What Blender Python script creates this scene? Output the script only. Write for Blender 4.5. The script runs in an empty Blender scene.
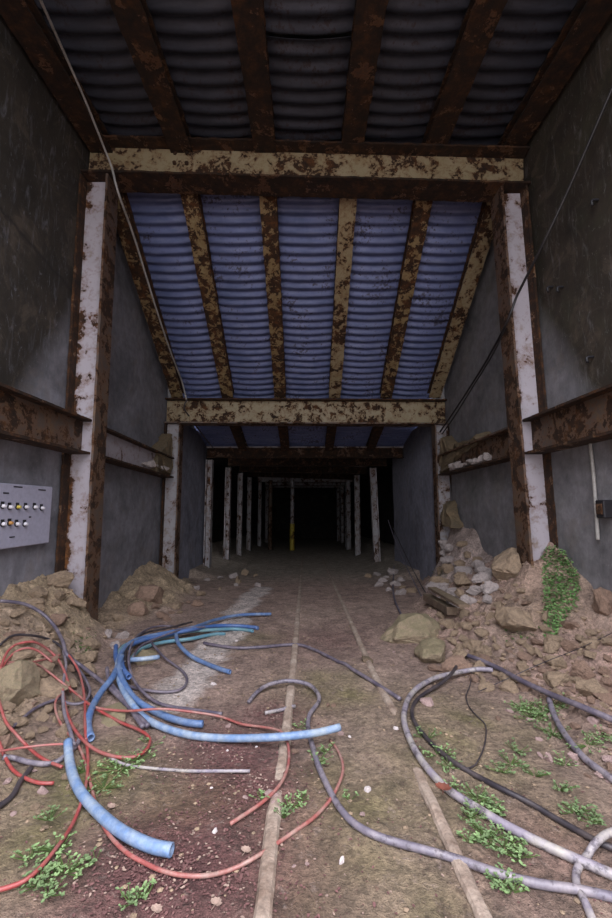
import bpy, bmesh, math, random
from mathutils import Vector, Matrix, noise
random.seed(7)
S = bpy.context.scene
COL = S.collection
R = math.radians
# ------------------------------------------------------------------ camera
F = 420.0; PITCH = R(6.5); CAM = Vector((0, 0, 1.2))
FWD = Vector((0, math.cos(PITCH), math.sin(PITCH))); UP = Vector((0, -math.sin(PITCH), math.cos(PITCH)))
cd = bpy.data.cameras.new('camera'); cam = bpy.data.objects.new('camera', cd); COL.objects.link(cam)
cd.sensor_fit = 'VERTICAL'; cd.sensor_height = 36; cd.lens = 36 * F / 918; cd.clip_start = .02
cam.location = CAM; cam.rotation_euler = (math.pi / 2 + PITCH, 0, 0)
S.camera = cam
def ray(px, py): return (FWD + Vector((1, 0, 0)) * ((px - 306) / F) + UP * ((459 - py) / F))
def atY(px, py, Y):
    d = ray(px, py); return CAM + d * (Y / d.y)
def atX(px, py, X):
    d = ray(px, py); return CAM + d * (X / d.x)

# ------------------------------------------------------------------ helpers
def lin(r, g, b):
    f = lambda c: (c / 255 / 12.92) if c / 255 <= .04045 else ((c / 255 + .055) / 1.055) ** 2.4
    return (f(r), f(g), f(b), 1)
def pw(t, pts):
    if t <= pts[0][0]: return pts[0][1]
    for (a, va), (b, vb) in zip(pts, pts[1:]):
        if t <= b:
            k = (t - a) / (b - a); k = k * k * (3 - 2 * k) * .5 + k * .5
            return va + (vb - va) * k
    return pts[-1][1]
def tag(o, label=None, cat=None, group=None, kind=None):
    if label: o['label'] = label
    if cat: o['category'] = cat
    if group: o['group'] = group
    if kind: o['kind'] = kind
    return o
def empty(name, loc, label=None, cat=None, group=None):
    o = bpy.data.objects.new(name, None); COL.objects.link(o); o.location = loc; o.empty_display_size = .1
    return tag(o, label, cat, group)
def mk(name, verts, faces, mat, parent=None, loc=(0, 0, 0), smooth=False):
    me = bpy.data.meshes.new(name); me.from_pydata([tuple(v) for v in verts], [], faces); me.update()
    if smooth: me.shade_smooth()
    if mat: me.materials.append(mat)
    o = bpy.data.objects.new(name, me); COL.objects.link(o); o.location = loc
    if parent: o.parent = parent
    return o
class MB:
    def __init__(s): s.v = []; s.f = []
    def add(s, v, f):
        n = len(s.v); s.v += [tuple(x) for x in v]; s.f += [tuple(i + n for i in q) for q in f]
    def box(s, lo, hi):
        x0, y0, z0 = lo; x1, y1, z1 = hi
        s.add([(x0,y0,z0),(x1,y0,z0),(x1,y1,z0),(x0,y1,z0),(x0,y0,z1),(x1,y0,z1),(x1,y1,z1),(x0,y1,z1)],
              [(3,2,1,0),(4,5,6,7),(0,1,5,4),(1,2,6,5),(2,3,7,6),(3,0,4,7)])
    def cyl(s, p, q, r, n=12, r2=None):
        p = Vector(p); q = Vector(q); a = (q - p).normalized(); u = a.orthogonal().normalized(); w = a.cross(u)
        r2 = r if r2 is None else r2
        v = [p + (u * math.cos(2*math.pi*i/n) + w * math.sin(2*math.pi*i/n)) * r for i in range(n)]
        v += [q + (u * math.cos(2*math.pi*i/n) + w * math.sin(2*math.pi*i/n)) * r2 for i in range(n)]
        s.add(v, [(i, (i+1) % n, n + (i+1) % n, n + i) for i in range(n)] + [tuple(range(n))[::-1], tuple(range(n, 2*n))])
    def build(s, name, mat, parent=None, loc=(0, 0, 0), smooth=False): return mk(name, s.v, s.f, mat, parent, loc, smooth)

# ------------------------------------------------------------------ materials
def newmat(name):
    m = bpy.data.materials.new(name); m.use_nodes = True
    return m, m.node_tree.nodes, m.node_tree.links, m.node_tree.nodes['Principled BSDF']
class NT:
    def __init__(s, m): s.n = m.node_tree.nodes; s.l = m.node_tree.links
    def set(s, sock, v):
        if hasattr(v, 'is_output'): s.l.new(v, sock)
        else: sock.default_value = v
    def coord(s, scale=(1, 1, 1), rnd=True):
        tc = s.n.new('ShaderNodeTexCoord'); out = tc.outputs['Object']
        if rnd:
            oi = s.n.new('ShaderNodeObjectInfo'); mu = s.n.new('ShaderNodeMath'); mu.operation = 'MULTIPLY'; mu.inputs[1].default_value = 91.
            s.l.new(oi.outputs['Random'], mu.inputs[0])
            va = s.n.new('ShaderNodeVectorMath'); va.operation = 'ADD'; s.l.new(out, va.inputs[0]); s.l.new(mu.outputs[0], va.inputs[1]); out = va.outputs[0]
        mp = s.n.new('ShaderNodeMapping'); mp.inputs['Scale'].default_value = scale; s.l.new(out, mp.inputs['Vector'])
        return mp.outputs[0]
    def noise(s, vec, scale, detail=4, rough=.6, dist=0):
        t = s.n.new('ShaderNodeTexNoise'); s.l.new(vec, t.inputs['Vector']); t.inputs['Scale'].default_value = scale
        t.inputs['Detail'].default_value = detail; t.inputs['Roughness'].default_value = rough; t.inputs['Distortion'].default_value = dist
        return t.outputs['Fac']
    def ramp(s, fac, *stops):
        r = s.n.new('ShaderNodeValToRGB'); s.l.new(fac, r.inputs[0]); e = r.color_ramp.elements
        while len(e) < len(stops): e.new(.5)
        for k, (p, c) in enumerate(stops):
            e[k].position = p; e[k].color = c if isinstance(c, tuple) else (c, c, c, 1)
        return r.outputs[0]
    def mix(s, fac, a, b):
        m = s.n.new('ShaderNodeMix'); m.data_type = 'RGBA'; s.set(m.inputs[0], fac); s.set(m.inputs[6], a); s.set(m.inputs[7], b)
        return m.outputs[2]
    def mulc(s, a, b):
        m = s.n.new('ShaderNodeMix'); m.data_type = 'RGBA'; m.blend_type = 'MULTIPLY'; m.inputs[0].default_value = 1; s.set(m.inputs[6], a); s.set(m.inputs[7], b)
        return m.outputs[2]
    def math(s, op, a, b=0.0):
        m = s.n.new('ShaderNodeMath'); m.operation = op; s.set(m.inputs[0], a); s.set(m.inputs[1], b); return m.outputs[0]
    def bump(s, h, strength, dist, bs):
        b = s.n.new('ShaderNodeBump'); b.inputs['Strength'].default_value = strength; b.inputs['Distance'].default_value = dist
        s.l.new(h, b.inputs['Height']); s.l.new(b.outputs[0], bs.inputs['Normal'])

def painted_steel(name, paint, amount=.5, paint2=None, dark=1., sc=5.5, edge=False):
    """old paint over rust; amount = share of rust"""
    m, n, l, bs = newmat(name); t = NT(m); v = t.coord()
    a = t.noise(v, sc, 6, .68, .4); b = t.noise(v, 34, 4, .7); c = t.noise(v, 1.7, 2, .5)
    k = t.math('ADD', t.math('MULTIPLY', a, .62), t.math('ADD', t.math('MULTIPLY', b, .2), t.math('MULTIPLY', c, .18)))
    if edge:
        tc = n.new('ShaderNodeTexCoord'); sx = n.new('ShaderNodeSeparateXYZ'); l.new(tc.outputs['Object'], sx.inputs[0])
        low = t.ramp(t.math('MULTIPLY', sx.outputs['Z'], .2), (.3, 1.0), (.7, .35))
        k = t.math('SUBTRACT', k, t.math('MULTIPLY', low, t.ramp(t.math('ABSOLUTE', sx.outputs['X']), (.07, 0.0), (.135, .2))))
    th = .36 + .3 * amount
    mask = t.ramp(k, (th - .012, 1.0), (th + .012, 0.0))
    rust = t.ramp(t.noise(v, 11, 5, .7), (.3, lin(30, 19, 11)), (.5, lin(70, 42, 20)), (.68, lin(122, 76, 36)), (.8, lin(60, 40, 26)))
    if dark < 1: rust = t.mulc(rust, (dark, dark, dark, 1))
    p = t.mix(t.noise(v, 3, 3), paint, paint2 or paint)
    p = t.mix(t.ramp(t.noise(v, 9, 4, .7), (.52, 0.0), (.72, .7)), p, lin(118, 92, 58))
    halo = t.ramp(k, (th + .0, 1.0), (th + .075, 0.0))
    p = t.mix(t.math('MULTIPLY', halo, .55), p, lin(112, 72, 38))
    l.new(t.mix(mask, p, rust), bs.inputs['Base Color'])
    l.new(t.ramp(mask, (0, .55), (1, .9)), bs.inputs['Roughness'])
    t.bump(t.math('SUBTRACT', b, t.math('MULTIPLY', mask, .7)), .55, .006, bs)
    return m
M = {}
M['cream'] = painted_steel('cream_paint_on_rust', lin(160, 148, 122), .38, lin(136, 120, 86), .55, 8)
M['cream_rusty'] = painted_steel('flaked_cream_paint', lin(160, 146, 112), .52, lin(122, 104, 64), .55, 9)
M['white'] = painted_steel('white_paint_on_steel', lin(176, 168, 176), .16, lin(158, 150, 156))
M['web'] = painted_steel('white_column_paint', lin(186, 178, 186), .16, lin(164, 156, 162), 1., 5.5, True)
M['rust'] = painted_steel('heavy_rust', lin(120, 98, 76), .74, lin(88, 70, 58), .5)
M['rust_dark'] = painted_steel('dark_rust', lin(72, 50, 40), .66, lin(48, 34, 28), .34)
M['brown'] = painted_steel('brown_flaked_paint', lin(98, 84, 76), .42, lin(78, 66, 60), .6)
M['prop'] = painted_steel('dirty_white_prop_paint', lin(178, 174, 178), .3, lin(138, 134, 138))
M['yellow'] = painted_steel('yellow_paint', lin(198, 176, 62), .3, lin(180, 160, 60))

def sheet_mat(name, base, base2, rusty, wear=lin(160, 162, 188)):
    m, n, l, bs = newmat(name); t = NT(m); v = t.coord()
    a = t.noise(v, 2.2, 5, .65, .3); b = t.noise(v, 26, 5, .7); w = t.noise(t.coord((1.2, 7, 7)), 3, 4, .6)
    c = t.mix(t.ramp(a, (.35, 0.0), (.65, 1.0)), base, base2)
    c = t.mix(t.ramp(w, (.45, 0.0), (.75, .45)), c, wear)
    c = t.mix(t.ramp(t.math('MULTIPLY', a, b), (.31 - rusty, 0.0), (.36 - rusty, .8)), c, lin(44, 32, 30))
    l.new(c, bs.inputs['Base Color']); bs.inputs['Metallic'].default_value = .25
    l.new(t.ramp(b, (.3, .42), (.7, .65)), bs.inputs['Roughness'])
    t.bump(b, .2, .004, bs)
    return m
M['sheet'] = sheet_mat('weathered_blue_grey_sheet', lin(80, 90, 128), lin(102, 110, 150), .01, lin(126, 132, 158))  # blue of the reflected sky is put into the galvanised base colour
M['sheet_dull'] = sheet_mat('dull_grey_sheet', lin(44, 47, 56), lin(58, 61, 72), .02, lin(78, 81, 94))  # dull dirty grey, darkened further to put the flat roof's shade into it

def concrete(name, low, high, streak, green=0., split=0., crack=None):
    m, n, l, bs = newmat(name); t = NT(m); v = t.coord(rnd=False)
    geo = n.new('ShaderNodeNewGeometry'); sx = n.new('ShaderNodeSeparateXYZ'); l.new(geo.outputs['Position'], sx.inputs[0])
    a = t.noise(v, 1.3, 6, .65, .5); b = t.noise(v, 9, 6, .7); f = t.noise(v, 60, 3, .6); w = t.noise(t.coord((2, 5, 1.1), False), 2.4, 5, .7, 1.2)
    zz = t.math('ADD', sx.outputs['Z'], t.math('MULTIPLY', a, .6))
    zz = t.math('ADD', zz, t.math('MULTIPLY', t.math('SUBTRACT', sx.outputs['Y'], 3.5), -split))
    c = t.mix(t.ramp(t.math('MULTIPLY', zz, .2), (.46, 0.0), (.56, 1.0)), low, high)  # entrance walls go browner and darker above, shade put into the colour
    c = t.mulc(c, t.ramp(b, (.25, .62), (.75, 1.25)))
    c = t.mix(t.ramp(w, (.55, 0.0), (.72, .45)), c, t.mix(.5, c, streak))
    c = t.mulc(c, t.ramp(a, (.32, .55), (.55, 1.05)))
    c = t.mix(t.ramp(t.noise(v, 2.6, 5, .7, .8), (.54, 0.0), (.64, .55)), c, t.mix(.35, c, lin(128, 112, 98)))
    c = t.mix(t.ramp(t.noise(t.coord((1, 3, 1.3), False), 5.5, 6, .75, 2.), (.6, 0.0), (.69, .6)), c, t.mix(.55, c, streak))
    if crack:
        y0, z0, sl = crack
        q = t.math('ABSOLUTE', t.math('ADD', t.math('SUBTRACT', t.math('SUBTRACT', sx.outputs['Z'], z0), t.math('MULTIPLY', t.math('SUBTRACT', sx.outputs['Y'], y0), sl)), t.math('MULTIPLY', t.math('SUBTRACT', b, .5), .12)))
        c = t.mix(t.math('MULTIPLY', t.ramp(q, (.0, .8), (.03, 0.0)), t.math('LESS_THAN', sx.outputs['Y'], 4.0)), c, lin(30, 26, 24))
    if green: c = t.mix(t.ramp(t.noise(v, 1.9, 4, .6), (.5, 0.0), (.66, green)), c, lin(82, 92, 58))
    l.new(c, bs.inputs['Base Color']); bs.inputs['Roughness'].default_value = .85
    t.bump(t.math('ADD', b, t.math('MULTIPLY', f, .5)), .35, .012, bs)
    return m
_a, _b = atX(0, 205, -2.35), atX(70, 288, -2.35)
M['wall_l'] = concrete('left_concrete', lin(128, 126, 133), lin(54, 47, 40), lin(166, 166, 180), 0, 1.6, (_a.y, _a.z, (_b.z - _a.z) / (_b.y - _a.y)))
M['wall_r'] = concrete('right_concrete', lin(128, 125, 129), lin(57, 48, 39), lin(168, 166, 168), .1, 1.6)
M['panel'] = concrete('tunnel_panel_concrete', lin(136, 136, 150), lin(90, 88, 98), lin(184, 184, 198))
M['rockwall'] = concrete('dark_rock', lin(52, 48, 46), lin(38, 34, 33), lin(66, 62, 60))

def soil():
    m, n, l, bs = newmat('soil'); t = NT(m); v = t.coord(rnd=False)
    at = n.new('ShaderNodeAttribute'); at.attribute_name = 'soil'
    a = t.noise(v, 7, 6, .7, .3); b = t.noise(v, 45, 5, .7); f = t.noise(v, 170, 3, .7)
    c = t.mulc(at.outputs['Color'], t.ramp(a, (.3, .5), (.68, 1.4)))
    c = t.mix(t.ramp(t.noise(v, 16, 6, .75, .6), (.54, 0.0), (.64, .5)), c, lin(82, 62, 56))
    c = t.mix(t.ramp(t.noise(v, 23, 5, .75, .6), (.57, 0.0), (.68, .6)), c, lin(168, 148, 138))
    c = t.mulc(c, t.ramp(b, (.3, .5), (.68, 1.45)))
    c = t.mix(t.ramp(f, (.6, 0.0), (.74, .6)), c, lin(168, 152, 138))
    c = t.mix(t.ramp(t.noise(v, 120, 3, .7), (.6, 0.0), (.7, .7)), c, lin(52, 36, 32))
    l.new(c, bs.inputs['Base Color']); bs.inputs['Roughness'].default_value = .92
    t.bump(t.math('ADD', t.math('ADD', b, t.math('MULTIPLY', a, 1.2)), t.math('MULTIPLY', f, .5)), 1., .028, bs)
    return m
M['soil'] = soil()
def rockmat(name, c1, c2, moss=0., light=None):
    m, n, l, bs = newmat(name); t = NT(m); v = t.coord()
    a = t.noise(v, 6, 6, .7); b = t.noise(v, 40, 5, .7)
    c = t.mix(t.ramp(a, (.35, 0.0), (.65, 1.0)), c1, c2)
    c = t.mulc(c, t.ramp(b, (.3, .65), (.7, 1.25)))
    if moss:
        geo = n.new('ShaderNodeNewGeometry'); sx = n.new('ShaderNodeSeparateXYZ'); l.new(geo.outputs['Normal'], sx.inputs[0])
        c = t.mix(t.ramp(t.math('ADD', t.math('MULTIPLY', sx.outputs['Z'], .35), t.noise(v, 8, 5, .7)), (.55, 0.0), (.85, moss)), c, lin(112, 112, 76))
    l.new(c, bs.inputs['Base Color']); bs.inputs['Roughness'].default_value = .9
    t.bump(t.math('ADD', a, t.math('MULTIPLY', b, .5)), .7, .02, bs)
    return m
M['rock'] = rockmat('brown_rock', lin(164, 142, 118), lin(128, 110, 92))
M['rock_red'] = rockmat('reddish_rock', lin(154, 126, 108), lin(122, 100, 86))
M['rock_grey'] = rockmat('pale_concrete_lump', lin(184, 170, 164), lin(152, 142, 140))
M['rock_moss'] = rockmat('mossy_rock', lin(156, 138, 114), lin(132, 118, 98), .4)
M['rock_pink'] = rockmat('pink_stone', lin(190, 164, 158), lin(170, 142, 138))
M['mortar'] = rockmat('brown_mortar', lin(122, 104, 80), lin(100, 88, 70))
M['wood'] = rockmat('weathered_wood', lin(128, 108, 90), lin(92, 76, 64), .2)
M['rail'] = rockmat('dusty_rail', lin(176, 160, 146), lin(132, 112, 98))

def hose(name, col, dust, dustamt=.35, dark=None, rough=.45):
    m, n, l, bs = newmat(name); t = NT(m); v = t.coord()
    a = t.noise(v, 9, 5, .7); b = t.noise(v, 50, 4, .7)
    c = t.mix(t.ramp(a, (.42, 0.0), (.66, dustamt)), col, dust)
    if dark: c = t.mix(t.ramp(t.noise(v, 20, 5, .75), (.52, 0.0), (.62, .85)), c, dark)
    c = t.mulc(c, t.ramp(b, (.3, .8), (.7, 1.15)))
    l.new(c, bs.inputs['Base Color']); bs.inputs['Roughness'].default_value = rough
    return m
M['blue'] = hose('blue_plastic', lin(80, 108, 154), lin(138, 152, 170), .7)
M['blue_pale'] = hose('pale_blue_plastic', lin(108, 134, 172), lin(168, 178, 184), .75)
M['blue_deep'] = hose('deep_blue_plastic', lin(64, 96, 152), lin(110, 126, 156), .5)
M['teal'] = hose('teal_plastic', lin(92, 138, 158), lin(136, 156, 142), .6)
M['red'] = hose('red_plastic', lin(152, 66, 64), lin(150, 110, 104), .75)
M['red_dusty'] = hose('dusty_red_plastic', lin(150, 82, 78), lin(160, 136, 126), .95)
M['pink'] = hose('faded_red_plastic', lin(168, 96, 92), lin(150, 116, 110), .7)
M['grey'] = hose('grey_rubber', lin(112, 106, 118), lin(158, 148, 148), .65, lin(58, 52, 58))
M['grey_light'] = hose('pale_grey_hose', lin(138, 130, 142), lin(182, 176, 160), .75, lin(82, 76, 82))
M['black'] = hose('black_rubber', lin(48, 44, 50), lin(96, 86, 84), .6)
M['purple'] = hose('purple_grey_sheath', lin(84, 78, 92), lin(138, 128, 134), .7)
M['dark_cable'] = hose('dark_cable', lin(34, 31, 33), lin(60, 54, 52), .4)
M['rope'] = hose('pale_cable', lin(168, 164, 160), lin(128, 120, 112), .6)
def plain(name, c, rough=.6, metal=0., var=.25):
    m, n, l, bs = newmat(name); t = NT(m); v = t.coord()
    l.new(t.mulc(c, t.ramp(t.noise(v, 30, 4, .7), (.3, 1 - var), (.7, 1 + var))), bs.inputs['Base Color'])
    bs.inputs['Roughness'].default_value = rough; bs.inputs['Metallic'].default_value = metal
    return m
M['plate'] = plain('grey_enamel', lin(168, 166, 184), .5, 0, .1)
M['dark'] = plain('dark_plastic', lin(34, 32, 36), .5)
M['knob'] = plain('white_plastic', lin(225, 222, 228), .35, 0, .05)
M['lampy'] = plain('yellow_lens', lin(210, 190, 90), .3, 0, .05)
M['lampo'] = plain('amber_lens', lin(190, 140, 80), .3, 0, .05)
M['leaf'] = plain('green_leaf', lin(104, 126, 84), .7, 0, .4)
M['leaf_b'] = plain('bright_leaf', lin(120, 146, 96), .7, 0, .35)
M['leaf_c'] = plain('creeper_leaf', lin(112, 148, 88), .6, 0, .35)
M['leaf_dark'] = plain('dark_moss', lin(74, 96, 44), .8, 0, .4)
M['litter'] = plain('red_brown_litter', lin(104, 72, 70), .85, 0, .5)
M['litter_pale'] = plain('pale_litter', lin(150, 128, 116), .8, 0, .3)
M['deadleaf'] = plain('dead_leaf', lin(112, 62, 48), .7, 0, .3)
M['stone_white'] = plain('white_stone', lin(188, 178, 176), .8, 0, .15)

# ------------------------------------------------------------------ ground
XW = 2.35; D1 = 4.13; D2 = 6.9
def N(x, y, z, s): return noise.noise(Vector((x * s, y * s, z)))
def side_heap(x, y):
    """height of the earth heaps along both walls, and how much this spot is heap (0..1)"""
    if x > 0:
        H = pw(y, [(0, .0), (1.3, .14), (2.4, .24), (3.2, .36), (3.7, .58), (4.02, .86), (4.3, .82), (4.8, .6), (5.5, .62), (6.2, 1.0), (6.75, 1.05), (7.1, .3), (7.6, .04)])
        T = pw(y, [(0, 1.5), (1.5, 1.25), (2.35, 1.25), (3.5, .95), (4.2, .95), (5.2, 1.15), (6.4, 1.7), (7.5, 1.9)])
        t = (x - T) / (XW - T); e = pw(y, [(2, 1.0), (3.4, 1.35), (4.05, 1.7), (4.8, 1.2), (6, 1.4)])
    else:
        H = pw(y, [(0, .0), (1.3, .2), (2.4, .36), (3.3, .5), (3.98, .62), (4.16, .3), (4.36, .1), (5.0, .1), (5.7, .3), (6.4, .46), (6.75, .44), (7.1, .2), (7.8, .05)])
        T = pw(y, [(0, 1.5), (1.6, 1.2), (2.25, 1.3), (3.4, 1.62), (4.0, 1.8), (4.3, 1.8), (5.4, 1.5), (6.4, 1.55), (7.5, 1.9)])
        t = (-x - T) / (XW - T); e = pw(y, [(2, .9), (4, .9), (6, 1.1)])
    if t <= 0: return 0., 0.
    t = min(t, 1.15)
    return H * t ** e, min(1, t * 3.5) * min(1, H / .15)
def ht(x, y):
    z = -.035 * (y - D1)
    if y < 0: z = .145
    h, k = side_heap(x, y)
    z += h
    z += .018 * N(x, y, 1.3, 2.1) + .008 * N(x, y, 5.1, 7)
    if k > 0 and y < 8:
        z += k * (.09 * N(x, y, 3.7, 3.4) + .09 * abs(N(x, y, 9.2, 7)) + .05 * abs(N(x, y, 2.2, 17)) - .03)
    else: z += .004 * N(x, y, 2.2, 23)
    if y < 5.5: z += (1 - k * .5) * (.012 * abs(N(x, y, 6.6, 11)) + .006 * abs(N(x, y, 8.6, 29)) - .006)
    if y > 8: z += max(0, abs(x) - 1.5) * .22 + .03 * N(x, y, 6, 1.8)
    return z
def G(px, py, lift=0.):
    d = ray(px, py); t = .6; prev = t
    while t < 40:
        p = CAM + d * t
        if p.z - lift < ht(p.x, p.y) or abs(p.x) > XW - .03 and p.y < 7:
            lo, hi = prev, t
            for _ in range(14):
                mid = (lo + hi) / 2; p = CAM + d * mid
                if p.z - lift < ht(p.x, p.y) or abs(p.x) > XW - .03 and p.y < 7: hi = mid
                else: lo = mid
            return CAM + d * hi
        prev = t; t += .03
    return CAM + d * 20
def zc(p): return (p - CAM).dot(FWD)

pale = [G(262, 588), G(245, 604), G(222, 640), G(200, 668), G(172, 698)]
def seg_d(x, y, pts):
    best = 9
    for a, b in zip(pts, pts[1:]):
        ax, ay = a.x, a.y; bx, by = b.x - ax, b.y - ay
        t = max(0, min(1, ((x - ax) * bx + (y - ay) * by) / (bx * bx + by * by + 1e-9)))
        best = min(best, math.hypot(x - ax - t * bx, y - ay - t * by))
    return best
litter_spots = [(G(a, b), r, w) for a, b, r, w in [(235, 760, .26, .9), (270, 715, .22, .7), (185, 870, .3, .9), (150, 885, .25, .7), (260, 790, .2, .8), (205, 745, .22, .6),
    (240, 880, .3, .55), (330, 640, .5, .4), (130, 860, .2, .5), (560, 840, .2, .4), (520, 880, .2, .4)]]
moss_spots = [(G(a, b), r, w) for a, b, r, w in [(205, 800, .25, 1.), (60, 800, .35, .8), (110, 775, .25, .8), (330, 690, .35, .8), (460, 720, .4, .7), (350, 790, .35, .6), (40, 870, .3, .5), (500, 790, .4, .5), (400, 900, .4, .5), (545, 600, .4, .4), (250, 640, .3, .6), (320, 880, .3, .4)]]
FLOOR = lin(158, 134, 122); HEAP = lin(180, 158, 130); HEAPR = lin(184, 154, 140); PALE = lin(222, 210, 204); LIT = lin(108, 70, 70); MOSS = lin(126, 118, 78); FAR = lin(158, 146, 132)
def lerp(a, b, t): return tuple(a[i] + (b[i] - a[i]) * t for i in range(4))
def soilcol(x, y):
    h, k = side_heap(x, y)
    c = lerp(FLOOR, HEAP if x < 0 else HEAPR, k)
    n1 = N(x, y, 4.4, 1.6)
    c = lerp(c, lin(176, 152, 138), max(0, min(.7, n1 * 1.5)))
    for p, r, w in moss_spots:
        d = math.hypot(x - p.x, y - p.y) / r
        if d < 2: c = lerp(c, MOSS, w * math.exp(-d * d) * (.6 + .8 * max(0, N(x, y, 8, 5) + .3)) if w else 0)
    for p, r, w in litter_spots:
        d = math.hypot(x - p.x, y - p.y) / r
        if d < 2: c = lerp(c, LIT, min(1, w * math.exp(-d * d)))
    d = seg_d(x, y, pale) + .09 * N(x, y, 7, 4) + .05 * N(x, y, 3, 13)
    if d < .2: c = lerp(c, PALE, max(0, min(.8, (.19 - d) / .1)))
    if x > 1.5 and 5.4 < y < 7: c = lerp(c, lin(190, 172, 164), max(0, min(.8, (x - 1.5) * 2)))
    if y > 7: c = lerp(c, FAR, min(1, (y - 7) / 2))
    return c
def build_floor():
    ys = []; y = -8.
    while y < 32:
        ys.append(y); y += .6 if y < .2 else .05 if y < .8 else .017 if y < 2.6 else .026 if y < 4.6 else .05 if y < 8 else .25
    xs = []; x = -3.4
    while x < 3.41:
        xs.append(x); x += .2 if abs(x + .1) > 2.46 else .0235
    nx = len(xs); V = []; C = []
    for y in ys:
        for x in xs:
            V.append((x, y, ht(x, y))); C.append(soilcol(x, y) if -1 < y < 12 and abs(x) < 2.5 else (FLOOR if y < 0 else FAR))
    Fc = [(j * nx + i, j * nx + i + 1, (j + 1) * nx + i + 1, (j + 1) * nx + i) for j in range(len(ys) - 1) for i in range(nx - 1)]
    o = mk('floor', V, Fc, M['soil'], smooth=True)
    ca = o.data.color_attributes.new('soil', 'FLOAT_COLOR', 'POINT')
    ca.data.foreach_set('color', [c for q in C for c in q])
    tag(o, 'bare brown earth floor with heaps of soil along both walls', 'floor', kind='structure')
build_floor()

# ------------------------------------------------------------------ shell
Y0 = -1.2; YR = 1.2
def struct(name, mb, mat, label, cat):
    return tag(mb.build(name, mat), label, cat, kind='structure')
def wallgrid(name, x, y0, y1, z0, z1, mat, label, thick):
    # slightly uneven inner face plus thickness behind it
    ny = max(2, int((y1 - y0) / .12)); nz = max(2, int((z1 - z0) / .12)); s = 1 if x > 0 else -1
    mb = MB(); V = []; Fc = []
    for j in range(nz + 1):
        for i in range(ny + 1):
            y = y0 + (y1 - y0) * i / ny; z = z0 + (z1 - z0) * j / nz
            V.append((x + s * .012 * (1 + N(y, z, x, 1.7)), y, z))
    for j in range(nz):
        for i in range(ny):
            a = j * (ny + 1) + i; q = (a, a + 1, a + ny + 2, a + ny + 1); Fc.append(q if s < 0 else q[::-1])
    mb.add(V, Fc)
    mb.box((min(x + s * .03, x + s * thick), y0, z0), (max(x + s * .03, x + s * thick), y1, z1))
    return struct(name, mb, mat, label, 'wall')
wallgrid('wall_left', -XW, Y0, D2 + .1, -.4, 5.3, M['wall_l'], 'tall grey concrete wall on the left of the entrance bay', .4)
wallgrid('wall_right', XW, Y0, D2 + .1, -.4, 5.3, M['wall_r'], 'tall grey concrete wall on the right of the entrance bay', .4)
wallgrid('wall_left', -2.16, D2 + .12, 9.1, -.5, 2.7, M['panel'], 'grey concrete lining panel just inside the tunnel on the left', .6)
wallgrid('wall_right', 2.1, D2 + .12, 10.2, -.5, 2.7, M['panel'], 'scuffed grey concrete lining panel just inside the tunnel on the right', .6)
m = MB(); m.box((-3.4, 9.1, -.8), (-3.0, 30, 3)); struct('wall_left', m, M['rockwall'], 'dark rock side of the tunnel behind the left props', 'wall')
m = MB(); m.box((2.8, 10.2, -.8), (3.2, 30, 3)); struct('wall_right', m, M['rockwall'], 'dark rock side of the tunnel behind the right props', 'wall')
m = MB(); m.box((-3.4, 28, -1.5), (3.2, 28.4, 3)); struct('wall_back', m, M['rockwall'], 'dark end of the tunnel', 'wall')
m = MB(); m.box((-3.4, 9.05, 2.55), (3.2, 30, 3)); struct('ceiling', m, M['rockwall'], 'dark flat roof of the deep tunnel', 'ceiling')
m = MB(); m.box((-XW - .4, YR, 5.32), (XW + .4, 4.5, 5.6)); struct('ceiling', m, M['rockwall'], 'unseen slab blocking light above the entrance roof sheets', 'ceiling')  # added slab out of view, stops light leaking between the sheets
m = MB(); m.add([(-2.75, 4.4, 5.05), (2.75, 4.4, 5.05), (2.75, 9.2, 2.55), (-2.75, 9.2, 2.55), (-2.75, 4.4, 5.5), (2.75, 4.4, 5.5), (2.75, 9.2, 3.0), (-2.75, 9.2, 3.0)],
    [(0,1,2,3),(7,6,5,4),(0,4,5,1),(1,5,6,2),(2,6,7,3),(3,7,4,0)])
struct('ceiling', m, M['rockwall'], 'unseen slab blocking light above the sloping roof sheets', 'ceiling')  # sloping slab, likewise added unseen to keep sky light out

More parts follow.
